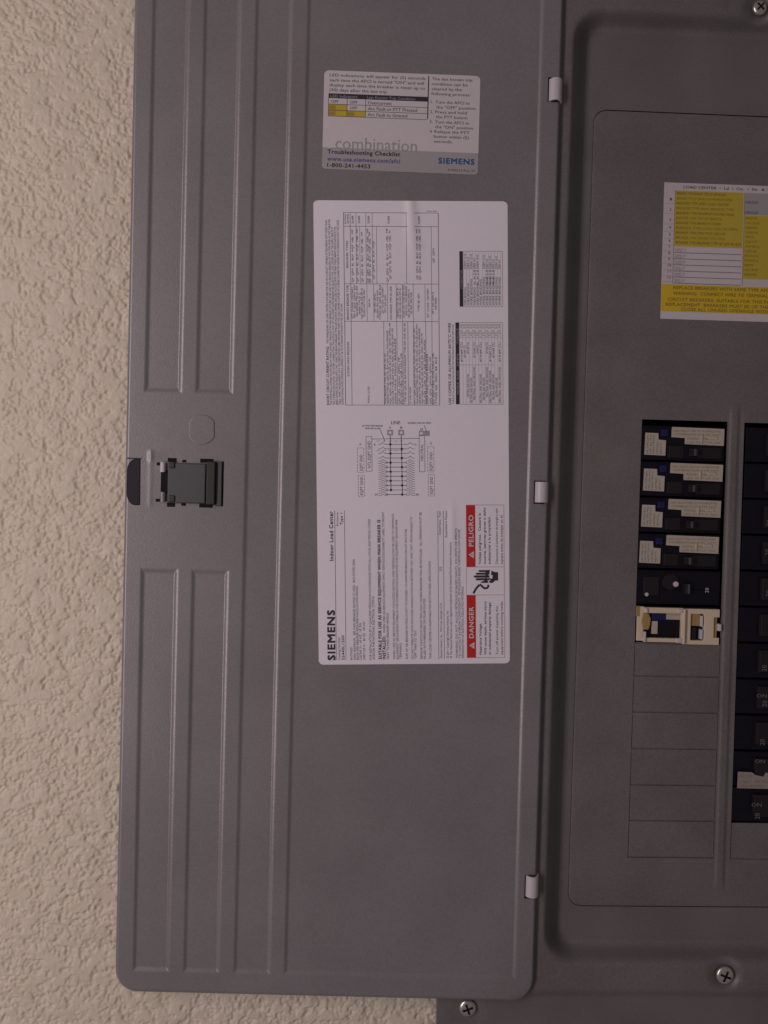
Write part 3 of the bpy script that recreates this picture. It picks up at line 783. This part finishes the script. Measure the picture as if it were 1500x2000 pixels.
q.right('LED Indicators', 175, 370, 262, 20, 'ink_pale', .01, lift=.00015); q.right('Last Known Trip Condition', 440, 790, 262, 20, 'ink_pale', .01, lift=.00015)
q.rect(162, 312, 295, 400, 'yellow_dark', 'yellow_cells'); q.rect(295, 356, 431, 400, 'yellow_dark', 'yellow_cells')
q.rect(216, 318, 293, 352, 'yellow', 'yellow_cells_bright', .0001); q.rect(216, 360, 293, 396, 'yellow', 'yellow_cells_bright', .0001); q.rect(352, 360, 429, 396, 'yellow', 'yellow_cells_bright', .0001)
for y in (312, 356, 400): q.line(160, y, 884, y, 3.5, 'ink_soft')
for x in (161, 296, 431): q.line(x, 268, x, 400, 3.5, 'ink_soft')
q.right('OFF', 180, 232, 303, 22); q.right('OFF', 318, 370, 303, 22); q.right('OFF', 318, 370, 345, 22); q.right('ON', 168, 208, 346, 20, 'brown_ink'); q.right('ON', 168, 208, 390, 20, 'brown_ink'); q.right('ON', 302, 342, 390, 20, 'brown_ink')
q.right('Overcurrent', 448, 620, 303, 24); q.right('Arc Fault or PTT Pressed', 448, 805, 346, 24); q.right('Arc Fault to Ground', 448, 735, 390, 24)
q.right('combination', 218, 812, 640, 92, 'ink_pale', 0)
q.right('Troubleshooting Checklist', 163, 690, 676, 30, 'ink', .07); q.right('www.usa.siemens.com/afci', 163, 690, 728, 30, 'violet_ink', .08); q.right('1-800-241-4453', 163, 475, 774, 29, 'ink', .05)
q.right('SIEMENS', 972, 1232, 716, 40, 'blue_ink', .11); q.right('A1B2514 Rev. 01', 1040, 1236, 770, 16, 'ink_soft', 0)
for t, x0, x1, y in (('The last known trip', 910, 1202, 108), ('condition can be', 908, 1168, 145), ('cleared by the', 908, 1126, 181), ('following process:', 906, 1190, 217),
                     ('1.', 904, 920, 278), ('Turn the AFCI to', 938, 1188, 278), ('the "OFF" position.', 944, 1238, 315), ('2.', 902, 920, 350), ('Press and hold', 938, 1168, 350), ('the PTT button', 944, 1172, 386),
                     ('3.', 900, 920, 424), ('Turn the AFCI to', 938, 1188, 424), ('the "ON" position.', 940, 1222, 460), ('4.', 902, 920, 495), ('Release the PTT', 936, 1190, 495), ('button within (5)', 932, 1186, 530), ('seconds.', 934, 1070, 566)):
    q.right(t, x0, x1, y, 21, 'ink_soft', .006)
q.build()

# ================= label 3: directory label on the dead front, running out of the picture
fr3 = bil([(1297.5, 356), (1505, 363.5), (1289.5, 622.5), (1498, 629)], (0, 0, 208, 267))
def PL3(X_, Y_, lift):
    x, y = fr3(X_, Y_); return at(x, y, Y_DF - .00015 - lift)
s3 = sheet('directory_label', [0, 100, 208, 300, 420], rng(0, 267, 30), PL3, lambda x, y: 0.0, M['paper'], panel, angle=180)
s3['label'] = 'yellow and white breaker label stuck on the inner plate'
z = Print(PL3, s3)
z.right('LOAD CENTER  •  Ld  •  Ctr.  •  Nr.  &  Sr.', 38, 212, 10.2, 5.2, 'ink', .01)
z.rect(22, 15, 156, 124, 'yellow', 'yellow_block'); z.rect(158, 59, 420, 184, 'yellow', 'yellow_block'); z.rect(0.6, 199, 420, 252, 'yellow_band', 'warning_band'); z.rect(158, 15, 420, 58, 'band', 'grey_block')
vocab = ['BREAKER TYPE', 'QP QPH BL BLH', 'AMPS', 'MAIN', 'MAXIMUM RATING', 'CIRCUIT', 'BRANCH', 'LOAD CENTER', 'TWO POLE', '120/240']
rs = random.Random(3)
for k in range(11):
    y = 23 + k * 9.6
    z.right('BREAKER TYPE ' + vocab[k % 10] + ' ' + vocab[(k * 3 + 1) % 10], 25, rs.uniform(112, 153), y, 5.2, 'brown_ink', .012 if k % 2 == 0 else 0)
for k in range(13):
    y = 67 + k * 9.2; z.right(vocab[(k * 7) % 10], 161, 161 + rs.uniform(16, 30), y, 4.8, 'brown_ink', .006)
for y in (36, 56): z.right('CIRCUIT', 159, 186, y, 5, 'ink_soft', .02)
for k in range(6):
    y = 126 + k * 12; z.rect(48, y, 154, y + .01 + 9.6, 'sticker2', 'white_cells', .00005); z.line(22, y + 10.6, 155, y + 10.4, .9, 'ink_soft')
    z.right('QPF ' + str(2 * k + 1), 24, 44, y + 7, 4.6, 'ink_pale'); z.right('TYPE', 25, 40, y + 11, 3.6, 'ink_faint')
for k, y in enumerate((35, 55, 75, 90, 104, 116, 128, 140, 152, 164, 176, 188)):
    z.right(str(k + 1), 12, 15.5 if k < 9 else 18, y, 5.2, 'ink_soft'); z.line(2, y + 6, 22, y + 5.8, .5, 'ink_pale')
z.line(158, 15, 158, 196, .9, 'brown_ink'); z.line(22, 15, 22, 196, .6, 'ink_soft')
for k, (x0, y, t) in enumerate(((24, 206, 'REPLACE BREAKERS WITH SAME TYPE AND RATING ONLY AS LISTED'), (24, 217, 'WARNING:  CONNECT WIRE TO TERMINALS AT TORQUE SHOWN HERE'), (14, 229, 'CIRCUIT BREAKERS  SUITABLE FOR THIS PANEL ARE MARKED ABOVE'),
                                (10, 239, 'REPLACEMENT  BREAKERS MUST BE OF THE SAME TYPE AND RATING'), (40, 248, 'CLOSE ALL UNUSED OPENINGS WITH APPROVED FILLER PLATES'))):
    z.right(t, x0, 330, y + 2, 6.2, 'brown_ink', .05)
z.rect(.6, 252.3, 420, 266.6, 'sticker2', 'white_footer')
z.build()

# ------------------------------------------------------------------ circuit breakers
Y_B = -0.0000                                   # face of the breakers, just behind the plate
KB = (Y_B - CAMP.y) / FPX                       # metres per picture unit on that plane
def bx(mb, x0, y0, x1, y1, d0, d1, ins=0):
    """box in breaker units: x right, y down, d towards the viewer in millimetres"""
    F = [((x0 + ins) * KB, -d1 * .001, -(y1 - ins) * KB), ((x1 - ins) * KB, -d1 * .001, -(y1 - ins) * KB), ((x1 - ins) * KB, -d1 * .001, -(y0 + ins) * KB), ((x0 + ins) * KB, -d1 * .001, -(y0 + ins) * KB)]
    B = [(x0 * KB, -d0 * .001, -y1 * KB), (x1 * KB, -d0 * .001, -y1 * KB), (x1 * KB, -d0 * .001, -y0 * KB), (x0 * KB, -d0 * .001, -y0 * KB)]
    mb.prism(F, B)
def bpoly(mb, pts, d0, d1):
    mb.prism([(x * KB, -d1 * .001, -y * KB) for x, y in pts], [(x * KB, -d0 * .001, -y * KB) for x, y in pts])
def child(name, me, m, par, bevel=0):
    if m and not me.materials: me.materials.append(m)
    o = bpy.data.objects.new(name, me); COL.objects.link(o); o.parent = par
    if bevel:
        b = o.modifiers.new('bevel', 'BEVEL'); b.width = bevel; b.segments = 2; b.limit_method = 'ANGLE'
    return o
def part(par, name, m, fn, bevel=0):
    mb = MB(); fn(mb); return child(name, mb.mesh(name), m, par, bevel)
def boxes(par, name, m, bevel, *bs):
    for b_ in bs: part(par, name, m, lambda mb, b_=b_: bx(mb, *b_), bevel)
def btext(mb, t, x0, y0, length, cap, d, up=False, bold=.02):
    v, f = text_geo(t, bold); i = len(mb.v)
    for p_, q_ in v:
        if up: x, y = x0 - q_ * cap, y0 - p_ * length
        else: x, y = x0 + p_ * length, y0 - q_ * cap
        mb.v.append((x * KB, -d * .001, -y * KB))
    mb.f += [tuple(i + k_ for k_ in ff) for ff in f]
def tmesh(par, name, m, items):
    mb = MB()
    for it in items: btext(mb, *it[:6], **(it[6] if len(it) > 6 else {}))
    me = bpy.data.meshes.new(name); me.from_pydata(mb.v, [], mb.f); me.update()
    o = child(name, me, m, par); o['kind'] = 'stuff'; return o

def body_fn(w, h):
    def fn(mb):
        bx(mb, 0, 1, w, h, -45, 0, .6)
        bx(mb, 2, 2, w - 2, 5, -1, .5, .5)          # moulded rib along the top edge
        bx(mb, 50, 38, w - 3, h - 3, -1, .8, 1.2)   # handle well surround
    return fn
def arc_breaker(loc, label, group):
    r_ = empty('circuit_breaker', loc, label, 'circuit breaker', group)
    b = part(r_, 'body', M['black'], body_fn(165, 69.5), .0003)
    boxes(b, 'escutcheon', M['black2'], .0002, (54, 40, 84, 64, .5, 1.1, 1), (112, 42, 158, 64, .5, 1.1, 1))
    la = part(r_, 'side_label', M['bk_label'], lambda mb: bpoly(mb, [(7.5, 16), (32.5, 16.4), (33.2, 29), (48, 30), (47.5, 60), (6.5, 59)], 0, .9))
    tmesh(la, 'printed_text', M['ink_soft'], [('UPC TYPE QAF2', 13.5, 57, 36, 3.4, .95, dict(up=True, bold=0)), ('120V 20A AFCI', 19.5, 57, 38, 3.4, .95, dict(up=True, bold=0)), ('HACR TYPE CTL', 25.5, 57, 37, 3.4, .95, dict(up=True, bold=0)), ('LISTED', 33, 57, 24, 3.4, .95, dict(up=True, bold=0)), ('60/75°C', 40, 57, 22, 3.4, .95, dict(up=True, bold=0))])
    lb = part(r_, 'front_label', M['bk_label'], lambda mb: bpoly(mb, [(59.5, 3.5), (162.5, 5), (162, 38), (86, 36.4), (85.6, 24.5), (59, 23.5)], 0, 1.2))
    tmesh(lb, 'printed_text', M['brown_ink'], [('ARC FAULT CIRCUIT INTERRUPTER', 63, 12.5, 92, 4.2, 1.25, dict(bold=0)), ('COMBINATION TYPE TEST', 64, 19.5, 90, 4.2, 1.25, dict(bold=0)), ('MONTHLY', 90, 27.5, 24, 4.5, 1.25, dict(bold=.01)), ('PRESS', 122, 27.5, 16, 4.5, 1.25, dict(bold=0)), ('LED STATUS ON', 90, 34.5, 64, 4, 1.25, dict(bold=0))])
    boxes(lb, 'status_window', M['bk_label'], 0, (116, 17, 119.5, 34, 1.2, 1.9, .5), (132, 20, 150, 27, 1.2, 1.7, .8))
    part(r_, 'test_button', M['blue'], lambda mb: bx(mb, 37, 8, 52, 23.5, -2, 1.9, 1.2), .0004)
    def hnd(mb):
        F = [(92, 44), (110, 44), (110, 62), (92, 62)]
        mb.prism([(p_[0] * KB + .0008, -.0052, -p_[1] * KB) for p_ in [(98, 46), (107, 46), (107, 60), (98, 60)]], [(p_[0] * KB, .001, -p_[1] * KB) for p_ in F])
    h = part(r_, 'handle', M['black2'], hnd, .0004)
    part(h, 'handle_mark', M['white_ink'] if False else M['latch'], lambda mb: bx(mb, 99.5, 46.5, 104, 59.5, 5.2, 5.35))
    return r_
def copy_tree(o, parent=None):
    c = o.copy(); COL.objects.link(c); c.parent = parent
    if parent is not None: c.matrix_parent_inverse = o.matrix_parent_inverse.copy()
    for ch in [x for x in bpy.data.objects if x.parent == o]: copy_tree(ch, c)
    return c
GL = 'circuit breakers in the left column'
spots = [(1253.5, 829), (1251, 899), (1247.2, 969.5), (1243.3, 1040)]
names = ['topmost breaker of the left column, with two tan labels under the opening edge',
         'second breaker from the top of the left column, with two tan paper labels',
         'third breaker from the top of the left column, with two tan paper labels',
         'fourth and lowest of the tan labelled breakers, above the plain black breaker']
first = arc_breaker(at(*spots[0], Y_B), names[0], GL)
bpy.context.view_layer.update()
for s_, n_ in zip(spots[1:], names[1:]):
    c = copy_tree(first); c.location = at(*s_, Y_B); c['label'] = n_
# plain black breaker
pb = empty('circuit_breaker', at(1242.5, 1111, Y_B), 'plain black breaker without paper labels directly above the cream retainer', 'circuit breaker', GL)
b = part(pb, 'body', M['black'], body_fn(168, 69), .0003)
part(pb, 'raised_pad', M['black2'], lambda mb: bx(mb, 14, 14, 46, 52, 0, 1.2, 1), .0003)
def disc(x, y, r, d0, d1, n=18):
    def fn(mb): bpoly(mb, [(x + r * math.cos(2 * math.pi * k / n), y + r * math.sin(2 * math.pi * k / n)) for k in range(n)], d0, d1)
    return fn
part(pb, 'round_pad', M['black2'], disc(68, 24, 16, 0, 1.0, 24), .0003)
part(pb, 'white_dot', M['nylon'], disc(21, 49.5, 3.6, 1.2, 1.5)); part(pb, 'test_button', M['nylon'], disc(78, 28, 5.4, .8, 2.2), .0004)
h = part(pb, 'handle', M['black2'], lambda mb: bx(mb, 92, 24, 106, 48, -1, 5, 2), .0005)
part(h, 'handle_mark', M['latch'], lambda mb: bx(mb, 98, 27, 102, 45, 5.0, 5.15))
tmesh(pb, 'rating_mark', M['white_ink'], [('20', 144, 43.5, 9.5, 7.0, .95, dict(up=True, bold=.03))])
# breaker under the retainer
ub = empty('circuit_breaker', at(1241, 1182, Y_B), 'blue button breaker mostly hidden under the cream plastic retainer', 'circuit breaker', GL)
part(ub, 'body', M['black'], lambda mb: bx(mb, 2, 1, 166, 72, -45, -1.2, .6), .0003)
part(ub, 'test_button', M['blue'], lambda mb: bx(mb, 33, 10, 62, 30, -1.2, .2, 1.5), .0006)
part(ub, 'front_label', M['bk_label'], lambda mb: bx(mb, 62, 12, 90, 27, -1.2, -.8))
part(ub, 'side_label', M['bk_label'], lambda mb: bx(mb, 34, 31, 46, 56, -1.2, -.8))
part(ub, 'handle', M['black2'], lambda mb: bx(mb, 112, 40, 122, 66, -1.2, 1, 1), .0004)

# cream retainer clipped over the lowest breaker
rt = empty('breaker_retainer', at(1241, 1182, Y_B), 'cream plastic retainer clipped over the lowest breaker of the left column', 'retainer')
def cells(mb, xs_, ys_, holes, d0, d1, f=lambda x, y: 0):
    """slab with rectangular holes"""
    nx = len(xs_); ny = len(ys_); S = set()
    for i in range(nx - 1):
        for j in range(ny - 1):
            cx_, cy_ = (xs_[i] + xs_[i + 1]) / 2, (ys_[j] + ys_[j + 1]) / 2
            if not any(a < cx_ < c_ and b_ < cy_ < d_ for a, b_, c_, d_ in holes): S.add((i, j))
    vt = {}
    def vtx(i, j, t):
        if (i, j, t) not in vt:
            vt[(i, j, t)] = len(mb.v); mb.v.append((xs_[i] * KB, -(d1 if t else d0) * .001, -ys_[j] * KB))
        return vt[(i, j, t)]
    for (i, j) in S:
        mb.f.append((vtx(i, j, 1), vtx(i, j + 1, 1), vtx(i + 1, j + 1, 1), vtx(i + 1, j, 1)))
        mb.f.append((vtx(i, j, 0), vtx(i + 1, j, 0), vtx(i + 1, j + 1, 0), vtx(i, j + 1, 0)))
        for (di, dj, e) in ((-1, 0, ((i, j), (i, j + 1))), (1, 0, ((i + 1, j + 1), (i + 1, j))), (0, -1, ((i + 1, j), (i, j))), (0, 1, ((i, j + 1), (i + 1, j + 1)))):
            if (i + di, j + dj) not in S:
                a, b_ = e; mb.f.append((vtx(*a, 1), vtx(*a, 0), vtx(*b_, 0), vtx(*b_, 1)))
def frame_fn(mb): cells(mb, [16, 30, 90, 93], [3, 14, 63, 71], [(30, 14, 90, 63), (16, 14, 29.9, 50)], -1, 2.6)
part(rt, 'frame', M['cream'], frame_fn, .0005)
def block_fn(mb): cells(mb, [96, 109, 135, 155, 166], [4, 14, 20, 60, 66, 74.5], [(109, 14, 135, 66), (155, 20, 166, 60)], -1, 2.2)
part(rt, 'block', M['cream'], block_fn, .0005)
part(rt, 'cross_bar', M['cream'], lambda mb: bx(mb, 91, 3.5, 97, 74, -1, 4.4, .8), .0005)
part(rt, 'end_wall', M['cream'], lambda mb: bx(mb, 3.5, 2, 17, 70, -4, .6, 0), .0005)
part(rt, 'end_shade_strip', M['ochre'], lambda mb: bx(mb, 1, 1, 9, 22, -1, .9, .5), .0003)  # ochre colour paints the shade on the retainer's left strip
part(rt, 'hook', M['ochre'], lambda mb: bpoly(mb, [(15, 12), (20, 10), (27, 16), (31, 26), (30, 38), (27, 48), (15, 48), (12, 30)], -1.0, 1.2), .0008)
boxes(rt, 'corner_post', M['nylon'], .0004, (17, 4, 22, 14, 2, 4.0, .6), (15, 50, 20, 71, 2, 4.0, .6), (82, 5, 91, 12, 2, 4.0, .6), (80, 62, 91, 72, 2, 3.4, .6))
boxes(rt, 'tab', M['nylon'], .0004, (128, 17, 133, 39, -1, 2.8, .4), (128, 44, 133, 64, -1, 2.8, .4))
boxes(rt, 'tab_web', M['ochre'], 0, (109, 14, 128, 38, -1.2, .6, .2), (155, 20, 162, 60, -1.2, .8, .2))
part(rt, 'clip_tip', M['nylon'], lambda mb: bx(mb, 162, 32, 169.5, 47, 0, 3.6, .8), .0006)

# right hand column, cut by the picture edge
GR = 'circuit breakers in the right column'
def right_breaker(x, y, label):
    r_ = empty('circuit_breaker', at(x, y, Y_B), label, 'circuit breaker', GR)
    def fn(mb):
        bx(mb, 2, 1, 180, 69.6, -45, 0, .6); bx(mb, 22, 2, 178, 5.5, -1, .6, .5)
        bpoly(mb, [(2, 40), (6, 34), (12, 42), (24, 48), (2, 48)], 0, .5)
    part(r_, 'body', M['black'], fn, .0003)
    h = part(r_, 'handle', M['black2'], lambda mb: bx(mb, 42, 12, 90, 58, -1, 3.0, 1.5), .0005)
    return r_, h
rb_y = [833 + 70.3 * k for k in range(11)]
ords = ['topmost', 'second', 'third', 'fourth', 'fifth', 'sixth', 'seventh', 'eighth', 'ninth', 'tenth', 'lowest']
for k, y in enumerate(rb_y):
    x = 1455.5 - .0385 * (y - 833) - .5
    lab = f'{ords[k]} breaker of the right column, plain black, cut by the photo edge' if k not in (9,) else 'tenth breaker of the right column, the one with a pale paper label'
    if k == 10: lab = 'lowest breaker of the right column, black, marked 20, at the foot of the opening'
    r_, h = right_breaker(x, y, lab)
    marks = {3: 31, 4: 41, 6: 49, 8: 51, 10: 46}
    if k in (2, 3, 4, 6, 7, 8, 10):
        tx = {2: 1505, 3: 1502, 4: 1504, 6: 1496, 7: 1497, 8: 1492.5, 10: 1483}[k]; ty = {2: 1026, 3: 1083, 4: 1163, 6: 1309, 7: 1378, 8: 1453, 10: 1597}[k]
        tmesh(r_, 'rating_mark', M['dim_mark'], [('20', tx - x, ty - y, 12, 9.5, 3.15, dict(up=True, bold=.035))])
    if k in (7, 9, 10):
        ox = {7: 1476, 9: 1472, 10: 1466}[k] - x; oy = {7: 1360, 9: 1487, 10: 1572}[k] - y
        tmesh(r_, 'on_mark', M['dim_mark'], [('ON', ox, oy, 20, 7, 3.15, dict(bold=.01))])
    if k == 9:
        tmesh(r_, 'printed_text', M['brown_ink'], [('AFCI 20A', 1443 - x, 1516 - y, 24, 6, 3.45, dict(bold=0)), ('120V', 1446 - x, 1527 - y, 20, 6, 3.45, dict(bold=0)), ('TEST MONTHLY', 1446 - x, 1535 - y, 48, 5, 3.45, dict(bold=0)), ('ARC FAULT', 1472 - x, 1526 - y, 34, 6, 3.45, dict(bold=0))])
        part(r_, 'paper_label', M['dim_label'], lambda mb: bpoly(mb, [(1439 - x, 1505 - y), (1466 - x, 1505.5 - y), (1474 - x, 1511 - y), (1490 - x, 1514 - y), (1494 - x, 1506 - y), (1560 - x, 1506 - y), (1560 - x, 1538 - y), (1438.5 - x, 1537.5 - y)], 3.0, 3.4))

# small embossed ring beside the first blank plate
mb = MB(); F = [(1212 + 8.5 * math.cos(2 * math.pi * k / 24), 1276 + 8.5 * math.sin(2 * math.pi * k / 24)) for k in range(24)]
rpoly(mb, F, Y_DF - .00022, Y_DF + .0004)
mb.build('embossed_disc', M['paint2'], panel, bevel=.0002, seg=3)
